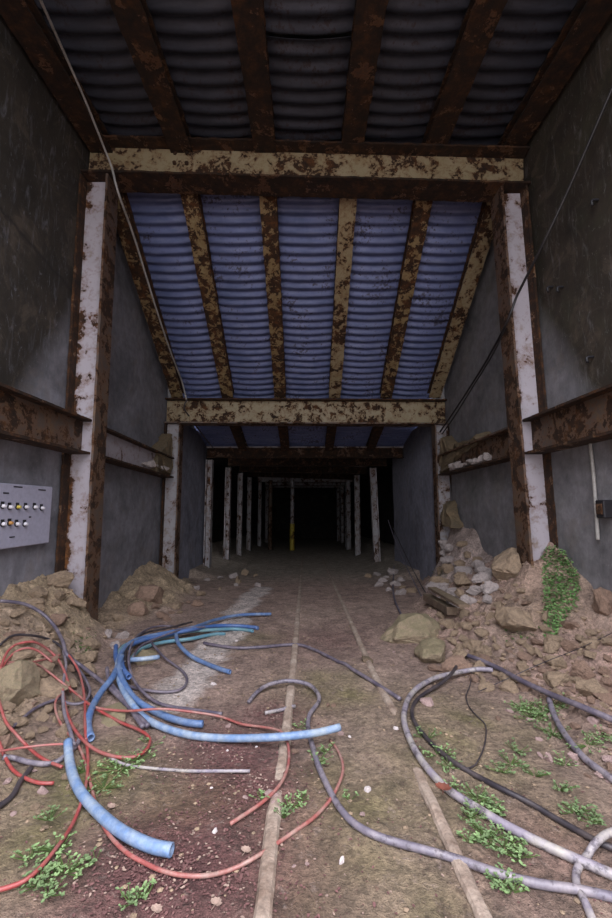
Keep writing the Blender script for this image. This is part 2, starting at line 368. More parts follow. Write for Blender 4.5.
# ------------------------------------------------------------------ steelwork
def plank_loft(p0, p1, u, v, hu, hv, n, jit):
    """bar from p0 to p1, half sizes hu along u and hv along v, edges nibbled by rust"""
    V = []; Fc = []
    for i in range(n + 1):
        c = p0.lerp(p1, i / n)
        a = hu * (1 - random.random() * jit); b = hu * (1 - random.random() * jit); w = hv * (1 + (random.random() - .5) * jit * .3)
        V += [c - u * a - v * w, c + u * b - v * w, c + u * b + v * w, c - u * a + v * w]
    for i in range(n):
        k = 4 * i
        Fc += [(k+j, k+(j+1) % 4, k+4+(j+1) % 4, k+4+j) for j in range(4)]
    Fc += [(3, 2, 1, 0), (4*n, 4*n+1, 4*n+2, 4*n+3)]
    return V, Fc
def ibeam(name, label, cat, p0, p1, d, D, W, mats, names=('web', 'flange', 'flange'), tf=.022, tw=.014, jit=.08, group=None, base=None):
    """d points from first flange to second; mats = web, first flange, second flange"""
    p0 = Vector(p0); p1 = Vector(p1); a = (p1 - p0).normalized(); d = Vector(d); d = (d - a * d.dot(a)).normalized(); u = a.cross(d)
    L = (p1 - p0).length; n = max(3, int(L / .05)); e = empty(name, p0, label, cat, group); q1 = p1 - p0; z = Vector((0, 0, 0))
    for nm, mt, off, hu, hv, (uu, vv) in ((names[0], mats[0], 0, (D - tf) / 2, tw / 2, (d, u)), (names[1], mats[1], -(D - tf) / 2, W / 2, tf / 2, (u, d)), (names[2], mats[2], (D - tf) / 2, W / 2, tf / 2, (u, d))):
        V, Fc = plank_loft(z + d * off, q1 + d * off, uu, vv, hu, hv, n, jit if nm != 'web' else 0.0)
        bm = mk(nm, V, Fc, M[mt], e)
        me = bm.data; b = bmesh.new(); b.from_mesh(me); bmesh.ops.recalc_face_normals(b, faces=b.faces); b.to_mesh(me); b.free()
    return e
def bolts(e, pts, axis, r=.022):
    for p in pts:
        b = MB(); b.cyl((0, 0, 0), Vector(axis) * .02, r, 6); b.build('bolt', M['rust'], e, Vector(p) - e.location)

zb = lambda x: 4.80 - .03 * x      # front crossbeam centre height, right end sagging
ibeam('steel_column', 'tall rusty steel column with white painted web against the left wall', 'column', (-2.185, D1, -.25), (-2.21, D1, zb(-2.2) - .22), (1, 0, 0), .3, .26, ('web', 'rust', 'brown'))
ibeam('steel_column', 'tall leaning steel column with white painted web rising from the heap at the right wall', 'column', (2.26, D1, -.25), (2.16, D1, zb(2.2) - .22), (-1, 0, 0), .28, .26, ('web', 'rust', 'brown'))
cb = ibeam('crossbeam', 'rusty cream crossbeam spanning the two tall front columns under the flat roof', 'beam', (-2.33, D1, zb(-2.3)), (2.33, D1, zb(2.3)), (0, 0, 1), .42, .3, ('cream', 'rust_dark', 'rust_dark'), ('web', 'bottom_flange', 'top_flange'))
bolts(cb, [(x, D1 - .008, zb(x) + z) for x in (-1.41, -1.28) for z in (.02, .14)], (0, -1, 0))
ibeam('portal_post', 'shorter white flaking steel post at the left side of the tunnel mouth', 'post', (-2.2, D2, -.3), (-2.2, D2, 2.57), (1, 0, 0), .26, .2, ('prop', 'rust', 'brown'))
ibeam('portal_post', 'shorter flaking steel post at the right side of the tunnel mouth beside the rubble', 'post', (2.25, D2, -.3), (2.25, D2, 2.57), (-1, 0, 0), .26, .2, ('prop', 'rust', 'brown'))
ibeam('crossbeam', 'flaking cream lintel beam over the tunnel mouth below the sloping roof', 'beam', (-2.33, D2, 2.78), (2.33, D2, 2.76), (0, 0, 1), .42, .26, ('cream', 'brown', 'rust'), ('web', 'bottom_flange', 'top_flange'))
WB = 1.89
ibeam('wall_beam', 'rusty horizontal beam along the left wall above the switch panel', 'beam', (-2.24, Y0 + .3, WB), (-2.23, D1 - .012, WB), (0, 0, 1), .35, .2, ('brown', 'rust', 'rust'), ('web', 'bottom_flange', 'top_flange'))
ibeam('wall_beam', 'rusty horizontal beam on the left wall between tall column and portal post', 'beam', (-2.23, D1 + .012, WB), (-2.24, D2 - .1, WB - .06), (0, 0, 1), .33, .2, ('white', 'rust', 'rust'), ('web', 'bottom_flange', 'top_flange'))
ibeam('wall_beam', 'rusty horizontal beam along the right wall in front of the tall column', 'beam', (2.24, Y0 + .3, WB), (2.25, D1 - .012, WB), (0, 0, 1), .35, .2, ('brown', 'rust', 'rust'), ('web', 'bottom_flange', 'top_flange'))
ibeam('wall_beam', 'rusty horizontal beam on the right wall carrying broken concrete behind the tall column', 'beam', (2.25, D1 + .012, WB), (2.24, D2 - .1, WB - .02), (0, 0, 1), .33, .2, ('brown', 'rust', 'brown'), ('web', 'bottom_flange', 'top_flange'))
ordn = ['first', 'second', 'third', 'fourth', 'fifth', 'last']
RX = [-2.2, -1.34, -.44, .49, 1.37, 2.2]
rib_m = ['cream_rusty', 'cream_rusty', 'cream_rusty', 'cream', 'cream_rusty', 'cream']
for i, x in enumerate(RX):
    pos = ['leftmost', 'second from left', 'third from left', 'fourth from left', 'fifth from left', 'rightmost'][i]
    ibeam('roof_rib', f'dark rusty rib under the flat entrance roof, {pos} of six', 'beam', (x, YR + .05, pw(YR, [(-1, 4.78), (D1, 5.06)])), (x, D1 + .02, 5.06), (0, 0, 1), .14, .24, ('rust_dark', 'rust_dark', 'rust_dark'), ('web', 'bottom_flange', 'top_flange'), group='ribs of the flat entrance roof')
    ibeam('rafter', f'flaking cream rafter under the sloping blue roof, {pos} of six', 'beam', (x * .98, 4.36, 4.76), (x * .98, D2 + .02, 3.07), (0, 0, 1), .14, .2, ('rust', rib_m[i], 'rust'), ('web', 'bottom_flange', 'top_flange'), group='rafters of the sloping roof')
# corrugated sheets
def sheet(label, x0, x1, pa, pb, pitch, sag, mat, group, amp=.017):
    """pa, pb = (y, z) of the two ends of the slope; ridges run across"""
    a = Vector((0, pa[0], pa[1])); b = Vector((0, pb[0], pb[1])); L = (b - a).length; t = (b - a) / L; nrm = Vector((0, -t.z, t.y))
    if nrm.z < 0: nrm = -nrm
    ns = int(L / pitch * 10); nu = 14; V = []; Fc = []
    o = Vector(((x0 + x1) / 2, a.y, a.z))
    for i in range(ns + 1):
        s = L * i / ns; wob = .012 * N(s, x0, 1, 2)
        for j in range(nu + 1):
            u = j / nu * 2 - 1; x = x0 + (x1 - x0) * j / nu
            h = amp * math.sin(2 * math.pi * s / pitch + .25 * N(x, s, 5, 2)) - sag * (1 - u * u) + wob + .006 * N(x, s, 2, 5)
            V.append(a + t * s + nrm * h + Vector((x, 0, 0)) - o)
    for i in range(ns):
        for j in range(nu):
            k = i * (nu + 1) + j; Fc.append((k, k + 1, k + nu + 2, k + nu + 1))
    sh = mk('corrugated_sheet', V, Fc, mat, None, o, True)
    so = sh.modifiers.new('thickness', 'SOLIDIFY'); so.thickness = .003; so.offset = 1
    return tag(sh, label, 'roof sheet', group)
for i in range(5):
    pos = ['leftmost', 'second from left', 'middle', 'second from right', 'rightmost'][i]
    x0, x1 = RX[i], RX[i + 1]
    sheet(f'blue tinted corrugated sheet of sloping roof, {pos} of five', x0 + .02, x1 - .02, (4.36, 4.89), (D2 + .22, 3.07), .118, .06, M['sheet'], 'blue corrugated sheets of the sloping roof')
    if i == 2:
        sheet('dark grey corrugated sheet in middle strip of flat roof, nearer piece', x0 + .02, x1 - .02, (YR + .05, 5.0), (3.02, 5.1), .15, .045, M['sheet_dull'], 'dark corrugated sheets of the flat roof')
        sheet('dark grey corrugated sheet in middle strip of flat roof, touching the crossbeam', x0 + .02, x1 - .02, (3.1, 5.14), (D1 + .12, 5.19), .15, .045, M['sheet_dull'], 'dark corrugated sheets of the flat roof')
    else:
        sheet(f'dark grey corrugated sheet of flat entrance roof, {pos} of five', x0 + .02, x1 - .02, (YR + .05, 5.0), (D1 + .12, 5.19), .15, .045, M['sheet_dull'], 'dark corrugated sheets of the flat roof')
    sheet(f'dim blue corrugated sheet of low roof inside tunnel, {pos} of five', x0 + .02, x1 - .02, (D2 + .2, 2.98), (9.05, 2.53), .118, .03, M['sheet'], 'corrugated sheets of the low tunnel roof')
    if 0 < i: 
        pos4 = ['', 'leftmost', 'second from left', 'third from left', 'rightmost'][i]
        ibeam('rafter', f'dark rusty rafter of low roof inside tunnel, {pos4} of four', 'beam', (x0, D2 + .16, 2.9), (x0, 8.9, 2.45), (0, 0, 1), .12, .18, ('rust', 'rust', 'rust'), ('web', 'bottom_flange', 'top_flange'), group='rafters of the low tunnel roof')
# tunnel frames
LP = [(-2.06, 8.95), (-1.98, 10.7), (-1.95, 12.5), (-1.93, 14.4), (-1.9, 17.4), (-1.9, 20.5)]
RP = [(1.72, 10.8), (1.62, 13.4), (1.62, 16.2), (1.7, 17.6), (1.75, 20.5), (1.75, 23.)]
for i, (x, y) in enumerate(LP):
    ibeam('pit_prop', ['pale steel prop at the left end of the first tunnel crossbar', 'dim steel prop on the left of the tunnel, second inward', 'dim steel prop on the left of the tunnel, third inward', 'dim steel prop on the left of the tunnel, fourth inward', 'faint steel prop on the left deep in the tunnel, fifth inward', 'faint steel prop on the left deep in the tunnel, innermost'][i],
          'prop', (x, y, ht(x, y) - .1), (x, y, 2.2), (1, 0, 0), .13, .2, ('prop', 'prop', 'prop'), group='props on the left of the tunnel')
for i, (x, y) in enumerate(RP):
    ibeam('pit_prop', ['slightly leaning steel prop on the right of the tunnel nearest the concrete panel', 'dim steel prop on the right of the tunnel, second inward', 'dim steel prop on the right of the tunnel, third inward', 'dim steel prop on the right of the tunnel, fourth inward', 'faint steel prop on the right deep in the tunnel, fifth inward', 'faint steel prop on the right deep in the tunnel, innermost'][i],
          'prop', (x + (.07 if i == 0 else 0), y, ht(x, y) - .1), (x, y, 2.2), (-1, 0, 0), .16, .2, ('prop', 'prop', 'prop'), group='props on the right of the tunnel')
for i, (y, y2) in enumerate([(8.95, 8.95), (10.7, 10.8), (12.5, 13.4), (14.4, 16.2), (17.4, 17.6), (20.5, 20.5), (23., 23.)]):
    ibeam('crossbar', ['flaking crossbar at the far edge of the low sheet roof in the tunnel', 'dark crossbar in the tunnel, second inward', 'dark crossbar in the tunnel, third inward', 'dark crossbar in the tunnel, fourth inward', 'pale crossbar across the deep tunnel, fifth inward', 'faint crossbar deep in the tunnel, sixth inward', 'faint crossbar deep in the tunnel, innermost'][i],
          'beam', (-2.12 if y < 9 else -2.0, y, 2.36), (2.08 if y < 12 else 1.95, y2, 2.36), (0, 0, 1), .3 if y > 17 else .24, .16, ('prop' if y > 15 else 'rust_dark', 'rust_dark', 'prop'), ('web', 'bottom_flange', 'top_flange'), group='crossbars of the tunnel frames')
yp = empty('pit_prop', (-.52, 16, ht(-.52, 16) - .05), 'thin prop with a yellow painted lower half standing mid tunnel', 'prop')
b = MB(); b.cyl((0, 0, 0), (0, 0, 1.05), .09, 14); b.build('painted_sleeve', M['yellow'], yp, smooth=False)
b = MB(); b.cyl((0, 0, 1.05), (0, 0, 2.7), .075, 14); b.build('pole', M['prop'], yp)
gp = empty('pit_prop', (-1.38, 16.4, ht(-1.38, 16.4) - .05), 'thin grey prop standing left of the yellow banded prop', 'prop')
b = MB(); b.cyl((0, 0, 0), (0, 0, 2.7), .075, 14); b.build('pole', M['brown'], gp)
b = MB(); b.box((-.13, -.13, 0), (.13, .13, .05)); b.build('foot_plate', M['rust'], gp)

# ------------------------------------------------------------------ rails
def rail(label, pts, hw, zoff):
    P = []
    for (x, y) in pts: P.append((x, y))
    V = []; Fc = []; n = 0; prof = [(-1, -1.5), (-1, .35), (-.7, .8), (0, 1), (.7, .8), (1, .35), (1, -1.5)]
    L = pts[-1][1] - pts[0][1]; N_ = int(L / .05)
    for i in range(N_ + 1):
        y = pts[0][1] + L * i / N_; x = pw(y, [(b, a) for a, b in pts]); zo = zoff(y) + .006 * N(x, y, 3, 9)
        w = hw * (1 + .18 * N(x, y, 1, 8)); z = -.035 * (y - D1) + zo
        for a, b in prof: V.append((x + a * w, y, z + b * .022))
    k = len(prof)
    for i in range(N_):
        for j in range(k - 1): Fc.append((i*k+j, i*k+j+1, (i+1)*k+j+1, (i+1)*k+j))
    o = mk('rail', V, Fc, M['rail'], smooth=False); return tag(o, label, 'rail', None)
gl = [G(263, 915), G(272, 830), G(285, 745), G(294, 660), G(299, 600)]
gr = [G(480, 910), G(430, 800), G(398, 720), G(372, 670), G(345, 610)]
rail('dusty narrow rail sunk in the earth floor, left one of the pair', [(gl[0].x, .95)] + [(p.x, p.y) for p in gl] + [(gl[-1].x, 14.)], .026, lambda y: -.006 + .006 * N(y, 0, 4, 3))
rail('dirt covered narrow rail sunk in the floor under grey hoses, right of pair', [(gr[0].x, .95)] + [(p.x, p.y) for p in gr] + [(gr[-1].x, 13.)], .024, lambda y: pw(y, [(1.0, -.004), (1.7, -.006), (1.95, -.016), (2.1, -.05), (2.3, -.05), (2.5, -.003)]))

# ------------------------------------------------------------------ tubes
def spline(P, step):
    out = []; n = len(P)
    for i in range(n - 1):
        p0 = P[max(0, i-1)]; p1 = P[i]; p2 = P[i+1]; p3 = P[min(n-1, i+2)]
        k = max(2, int((p2 - p1).length / step))
        for j in range(k):
            t = j / k
            out.append(.5 * (2*p1 + (p2-p0)*t + (2*p0-5*p1+4*p2-p3)*t*t + (3*p1-p0-3*p2+p3)*t**3))
    out.append(P[-1]); return out
def tube(name, P, r, mat, label, cat, group=None, hollow=False, sides=10, step=.03):
    P = spline(P, step); o = P[0].copy(); n = len(P); V = []; Fc = []; u = None
    T = [(P[min(n-1, i+1)] - P[max(0, i-1)]).normalized() for i in range(n)]
    u = T[0].orthogonal().normalized(); rings = []
    def ring(c, t, u, rr):
        w = t.cross(u); k = len(V)
        for s in range(sides):
            a = 2 * math.pi * s / sides; V.append(c - o + (u * math.cos(a) + w * math.sin(a)) * rr)
        rings.append(k)
    U = []
    for i in range(n):
        u = (u - T[i] * u.dot(T[i])).normalized(); U.append(u.copy())
    seq = []
    if hollow: seq += [(P[0] + T[0] * min(.06, r * 3), T[0], U[0], r * .72), (P[0], T[0], U[0], r * .72)]
    seq += [(P[i], T[i], U[i], r * (1 + .03 * N(i * .1, 0, r * 50, 1))) for i in range(n)]
    if hollow: seq += [(P[-1], T[-1], U[-1], r * .72), (P[-1] - T[-1] * min(.06, r * 3), T[-1], U[-1], r * .72)]
    for q in seq: ring(*q)
    for a, b in zip(rings, rings[1:]):
        for s in range(sides): Fc.append((a + s, a + (s+1) % sides, b + (s+1) % sides, b + s))
    Fc.append(tuple(range(rings[0], rings[0] + sides))[::-1]); Fc.append(tuple(range(rings[-1], rings[-1] + sides)))
    ob = mk(name, V, Fc, mat, None, o); 
    ob.data.shade_smooth()
    return tag(ob, label, cat, group)
def lay(name, px, r, mat, label, cat='hose', group=None, lift=0., hollow=False):
    """px = photo positions of the tube, laid on the ground surface; a third value lifts the point clear of the ground"""
    P = []
    for q in px:
        l = lift + (q[2] if len(q) > 2 else 0.); P.append(G(q[0], q[1], r * .75 + l))
    P2 = spline(P, .05)
    # keep the tube on or above the ground between its fixed points
    for p in P2: p.z = max(p.z, ht(p.x, p.y) + r * .7)
    return tube(name, P2, r, M[mat], label, cat, group, hollow, step=.03 if r > .008 else .04)
BG = 'blue hoses in the coil by the left column'; RG = 'red hoses tangled on the left heap'
lay('hose', [(68,741,.03),(69,757),(73,776),(82,794),(97,811),(115,827),(135,839),(155,847),(172,850)], .0195, 'blue_pale', 'thick pale blue hose with cut end curving over the left foreground', 'hose', BG, .01, True)
lay('hose', [(91,738),(88,726),(90,713,.02),(96,700,.03),(104,688,.04),(112,678,.05),(118,666,.05)], .019, 'blue', 'short blue hose end drooping below the coil among the red hoses', 'hose', BG, .01, True)
lay('hose', [(121,652,.05),(117,668,.04),(122,688,.03),(132,704,.02),(145,718),(165,728),(190,735),(220,738),(255,738,.015),(290,736,.035),(320,732,.04),(340,727,.045)], .0175, 'blue_pale', 'longest pale blue hose, free end crossing the left rail', 'hose', BG, .01, True)
lay('hose', [(122,656,.07),(119,668,.06),(124,683,.04),(135,699,.02),(150,709),(170,718),(190,723),(203,724)], .018, 'blue', 'blue hose lying just above the longest pale blue one', 'hose', BG, .01, True)
lay('hose', [(121,671,.06),(120,656,.07),(130,643,.06),(146,637,.05),(166,633,.05),(195,627,.04),(215,620,.03),(240,615,.02),(271,614)], .017, 'blue', 'blue hose reaching farthest right across the pale chalky strip', 'hose', BG, .01, True)
lay('hose', [(129,677,.04),(122,666,.05),(124,651,.05),(140,641,.05),(165,635,.05),(190,630,.05),(215,626,.03),(240,626,.01),(258,628)], .0185, 'blue_deep', 'deep blue hose mid coil whose end lies right of the chalky strip', 'hose', BG, .01, True)
lay('hose', [(117,667,.03),(121,649,.04),(135,642,.03),(160,638,.03),(185,632,.03),(210,630,.02),(235,629),(253,631)], .016, 'teal', 'teal hose running close beside the deep blue hose end', 'hose', BG, .005, True)
lay('hose', [(130,660,.02),(140,650,.02),(155,644,.02),(172,641,.02),(190,639,.02),(210,635),(225,634)], .016, 'teal', 'short greenish blue hose low in the coil ending on the chalky strip', 'hose', BG, .0, True)
lay('hose', [(176,631,.05),(177,640,.04),(181,647,.03),(191,656,.01),(205,663),(220,669),(230,672)], .016, 'blue', 'blue hose branching down right from the coil onto the chalky strip', 'hose', BG, .01, True)
lay('hose', [(129,660,.04),(143,659,.04),(159,657,.04)], .017, 'blue_pale', 'short pale blue hose stub resting on a rock inside the coil', 'hose', BG, .01, True)
lay('hose', [(116,646,.03),(116,657,.04),(120,668,.03),(128,677,.01)], .018, 'blue_deep', 'short deep blue hose end curled at the left edge of the coil', 'hose', BG, .01, True)
PG = 'thin dark cables in the left tangle'
lay('cable', [(178,627,.03),(160,626,.05),(146,630,.06),(134,640,.07),(129,655,.07),(130,670,.05),(135,682,.03),(144,693,.01),(156,702),(172,707),(195,710),(222,714)], .0095, 'purple', 'purple grey cable looping round the blue coil and trailing right on the floor', 'cable', PG, .01)
lay('cable', [(150,641,.03),(163,656,.02),(176,666),(184,673),(187,680),(184,687),(176,691),(162,692),(145,690),(131,687),(122,682,.02)], .009, 'purple', 'purple grey cable bent in a loop on the chalky strip', 'cable', PG, .008)
lay('cable', [(0,601,.04),(13,602,.05),(27,605,.06),(43,614,.07),(55,627,.07),(63,642,.06),(67,655,.05),(80,665,.04),(97,678,.03),(114,692,.02),(130,709,.01),(143,727)], .0125, 'purple', 'long purple black cable arching down the left heap from the frame edge', 'cable', PG, .01)
lay('cable', [(107,668,.04),(109,680,.03),(119,694,.02),(132,709,.01),(148,726)], .0125, 'purple', 'pale purple cable end parallel to the long arching cable', 'cable', PG, .01)
lay('cable', [(0,645,.02),(12,636,.03),(28,635,.03),(48,639,.03),(60,646,.03),(72,662,.02),(82,680,.02),(91,697,.01),(96,705)], .008, 'black', 'thin black cable over the rocks behind the red hoses', 'cable', PG, .01)
lay('cable', [(125,662,.05),(128,646,.06),(145,633,.06),(168,628,.05),(192,622,.03)], .009, 'black', 'black cable riding along the top edge of the blue coil', 'cable', PG, .02)
lay('cable', [(133,657,.04),(141,646,.05),(160,637,.05),(184,629,.06),(205,627,.04)], .008, 'purple', 'dark purple cable threaded between the blue hoses of the coil', 'cable', PG, .03)
lay('cable', [(12,727),(21,720),(34,709),(49,702),(62,698,.02)], .0085, 'purple', 'short purple grey cable climbing right from the big left boulder', 'cable', PG, .01)
lay('cable', [(63,650,.03),(66,665,.03),(63,685,.03),(64,710,.02),(70,730,.01),(74,745)], .009, 'grey', 'grey cable hanging down through the middle of the red tangle', 'cable', PG, .02)
lay('cable', [(70,655,.03),(78,668,.03),(86,680,.02),(90,692,.02),(84,702,.02),(72,704,.02),(62,701,.01)], .008, 'purple', 'small purple cable hooked round the centre of the red tangle', 'cable', PG, .02)
lay('hose', [(3,757),(14,758),(28,762),(45,764),(58,761),(68,753),(76,746),(80,738,.01)], .011, 'grey', 'dirty grey hose lying below the red loops at left', 'hose', None, .005)
lay('hose', [(0,671,.06),(5,656,.08),(12,647,.09),(21,643,.09),(34,642,.08),(46,648,.07),(56,657,.06),(63,668,.05),(68,682,.04),(71,692,.03)], 0.0074, 'red', 'red hose making the highest loop of the left tangle', 'hose', RG, .01)
lay('hose', [(0,680,.05),(3,667,.06),(9,658,.07),(17,651,.07),(28,648,.06),(40,652,.05),(52,662,.04)], 0.0066, 'red', 'red hose curving inside the highest loop', 'hose', RG, .01)
lay('hose', [(6,664,.05),(20,664,.05),(35,664,.05),(46,670,.05),(60,681,.05),(74,692,.04),(88,703,.03),(98,708,.02),(112,710,.02),(128,711,.03),(142,710,.05),(165,709,.05),(200,713,.02),(222,717),(241,724),(262,727),(280,731,.02),(287,741,.01),(289,755),(287,770),(279,786),(265,800),(250,811),(230,824)], 0.0067, 'red_dusty', 'long dusty red hose crossing the blue coil then bending down by the left rail', 'hose', RG, .012)
lay('hose', [(60,655,.04),(50,658,.04),(38,661,.04),(25,663,.04),(8,662,.05)], 0.0057, 'pink', 'faded pink hose running level above the big left boulder', 'hose', RG, .02)
lay('hose', [(62,683,.04),(65,705,.03),(72,725,.02),(85,742,.01),(100,752),(118,757),(133,757),(145,751),(150,742),(147,735),(137,729),(120,722),(100,711,.01),(84,701,.03)], 0.0075, 'red', 'red hose forming the wide low loop right of the tangle', 'hose', RG, .012)
lay('hose', [(66,652,.05),(73,661,.05),(79,672,.04),(83,687,.03),(85,705,.02),(85,722,.01),(86,740)], 0.0074, 'red', 'red hose dropping straight through the right side of the tangle', 'hose', RG, .02)
lay('hose', [(64,693,.03),(58,697,.03),(55,705,.03),(58,718,.02),(66,731,.01),(76,742),(83,756),(88,773),(92,790),(98,813),(106,830),(116,843),(130,855),(145,863),(160,870),(180,875),(200,876),(216,874),(235,868),(256,857),(285,838),(311,820),(330,800),(340,781),(343,766),(338,751),(330,740)], 0.0064, 'red_dusty', 'very long dusty red hose sweeping along the bottom to the right of the left rail', 'hose', RG, .006)
lay('hose', [(86,738),(88,758),(87,778),(82,800),(72,825),(55,850),(36,872),(18,884),(-6,891)], 0.0066, 'red', 'bright red hose curving to the bottom left corner', 'hose', RG, .012)
lay('hose', [(-4,690,.06),(1,708,.05),(6,722,.04),(15,733,.03),(28,747,.02),(40,757,.01),(52,763),(62,767)], 0.0067, 'red', 'red hose sweeping down past the big left boulder, upper of two', 'hose', RG, .01)
lay('hose', [(-5,732,.02),(0,745,.01),(5,757),(13,770),(25,778),(40,783),(54,783)], 0.0070, 'red', 'red hose end below the upper sweeping one at the left frame edge', 'hose', RG, .008)
lay('hose', [(-4,752,.02),(20,748,.02),(45,745,.02),(64,744,.02)], 0.0049, 'pink', 'thin faded pink hose stretched level above the dirty grey hose', 'hose', RG, .015)
# middle and right
lay('cable', [(204,643),(220,646),(240,648),(262,647),(285,645),(300,645),(315,650),(335,660),(352,669),(375,683),(400,699)], .013, 'purple', 'dark cable crossing both rails in the middle of the floor', 'cable', None, .004)
lay('hose', [(249,702),(256,693,.01),(268,685,.02),(285,681,.03),(300,682,.03),(311,686,.02),(318,694,.01),(319,701),(315,707),(310,714),(308,723),(309,733),(313,748),(318,765),(326,783),(336,802),(350,820),(370,833),(395,842),(425,850),(460,860),(500,874),(540,884),(575,889),(616,898)], .0125, 'grey', 'grey hose with a crook end over the left rail running to the bottom right', 'hose', None, .004)
lay('stick', [(265,713),(280,710),(295,706)], .01, 'grey_light', 'short grey stick beside the left rail under the crook of the hose', 'stick', None, .004)
lay('stick', [(109,757),(118,762),(132,766),(160,769),(190,771),(220,771),(250,771)], .0065, 'grey_light', 'long thin pale rod lying left of the left rail', 'stick', None, .004)
lay('branch', [(-4,808),(8,800),(15,792),(20,782),(31,768)], .011, 'black', 'dark bent branch at the left edge near the red hose ends', 'branch', None, .004)
lay('hose', [(493,670,.01),(480,669,.02),(465,671,.02),(450,674,.02),(435,678,.02),(420,686,.01),(410,696),(405,708),(404,721),(408,735),(415,750),(428,769),(445,787),(462,799),(480,810),(500,822),(530,838),(560,852),(590,865),(618,877)], .0155, 'grey_light', 'thick pale grey hose bending in a U across the right foreground', 'hose', None, .004)
lay('cable', [(464,652,.02),(459,662,.02),(452,673,.04),(443,682,.02),(430,690,.01),(420,697),(414,704),(412,713),(415,723),(424,735),(436,748),(455,763),(475,775),(500,788),(530,803),(555,818),(580,832),(600,843),(618,850)], .0105, 'black', 'thinner black cable running inside the bend of the thick pale hose', 'cable', None, .004)
lay('hose', [(466,655),(480,660,.02),(500,669,.03),(520,680,.03),(550,694,.04),(580,706,.04),(618,722,.04)], .016, 'purple', 'purple grey hose slanting down the right heap to the frame edge', 'hose', None, .01)
lay('hose', [(549,699,.02),(554,715,.01),(562,730),(575,748),(590,763),(618,783)], .0155, 'grey', 'mottled grey hose under the slanting purple one at the right edge', 'hose', None, .006)
lay('hose', [(618,830,.03),(605,835,.03),(594,845,.02),(587,856),(579,866),(576,875),(577,886),(582,896),(588,909),(594,924)], .0115, 'grey_light', 'short pale hose curling under the two long hoses in the bottom right corner', 'hose', None, .0)
lay('wire', [(472,673,.01),(470,685),(466,697),(470,708),(478,717),(485,724),(486,735),(483,750),(475,765),(467,768)], .0035, 'black', 'thin dark wire wriggling down from the thick pale hose', 'wire', None, .004)
lay('wire', [(614,632,.03),(580,648,.02),(540,664,.02),(500,682,.02),(478,692)], .0025, 'black', 'very thin wire over the rocks of the right heap', 'wire', None, .01)
lay('cable', [(394,566),(393,585),(394,597),(398,608),(403,617),(409,621)], .0125, 'purple', 'grey cable trailing on the floor at the foot of the right concrete panel', 'cable', None, .01)
def strand(px, r, mat, label, name='cable'):
    return tube(name, [atY(x, y, Y) for x, y, Y in px], r, M[mat], label, 'cable', None, step=.08, sides=8)
strand([(388,520,9.3),(398,548,8.2),(412,578,6.9),(430,612,5.55)], .009, 'purple', 'thin cable leaning down the right concrete panel, lower of the pair')
strand([(393,528,9.0),(408,560,7.6),(424,590,6.4),(441,613,5.4)], .008, 'black', 'thin cable leaning down the right concrete panel, upper of the pair')
strand([(36,-10,2.45),(62,48,2.95),(85,100,3.4),(105,150,3.85),(112,168,3.93),(118,192,3.96),(135,240,4.5),(155,305,5.2),(170,350,5.9),(182,382,6.6),(187,402,6.76)], .011, 'rope', 'pale cable hanging from the roof past the left end of the front crossbeam')
strand([(187,400,6.74),(184,408,6.75),(192,420,7.0),(202,434,7.5),(213,448,8.6)], .011, 'black', 'dark cable drooping from the left end of the lintel beam into the tunnel')
strand([(618,75,2.75),(570,186,3.2),(540,250,3.5),(516,298,3.88),(507,322,3.95),(482,368,4.9),(455,410,6.2),(440,432,6.75)], .0125, 'dark_cable', 'dark cable slung from upper right round the leaning column to the right portal post')
strand([(507,323,3.97),(494,352,4.35),(474,385,5.1),(452,420,6.3),(442,434,6.77)], .009, 'dark_cable', 'second thinner dark cable sagging below the slung one behind the leaning column')

# ------------------------------------------------------------------ rocks
def rock_mesh(seed, flat=.7, n=16, det=2, rough=1.):
    rs = random.Random(seed); bm = bmesh.new()
    for _ in range(n):
        v = Vector((rs.gauss(0, 1), rs.gauss(0, 1), rs.gauss(0, 1))).normalized() * rs.uniform(.8, 1.05)
        bm.verts.new((v.x, v.y * .85, v.z * flat))
    r = bmesh.ops.convex_hull(bm, input=bm.verts)
    junk = [g for g in r['geom_interior'] if isinstance(g, bmesh.types.BMVert)]
    bmesh.ops.delete(bm, geom=junk, context='VERTS')
    bmesh.ops.bevel(bm, geom=list(bm.edges), offset=.09, segments=1, affect='EDGES', clamp_overlap=True)
    bmesh.ops.triangulate(bm, faces=bm.faces)
    for _ in range(det): bmesh.ops.subdivide_edges(bm, edges=bm.edges, cuts=1, use_grid_fill=True)
    for v in bm.verts:
        k = noise.noise(v.co * 2.3 + Vector((seed, 0, 0))) * .16 + abs(noise.noise(v.co * 4.5 + Vector((0, seed, 3)))) * .14 + noise.noise(v.co * 11 + Vector((0, seed, 0))) * .05
        v.co += v.co.normalized() * k * rough * Vector((1, 1, flat)).length / 1.73
    bmesh.ops.recalc_face_normals(bm, faces=bm.faces)
    me = bpy.data.meshes.new('rock'); bm.to_mesh(me); bm.free(); return me
PRO = {}
def protos(mat):
    if mat not in PRO:
        PRO[mat] = []
        for s in range(5):
            me = rock_mesh(s * 7 + len(PRO) * 31 + 1, random.Random(s).uniform(.55, .95), 15, 2); me.materials.append(M[mat]); PRO[mat].append(me)
    return PRO[mat]
ALLROCK = []
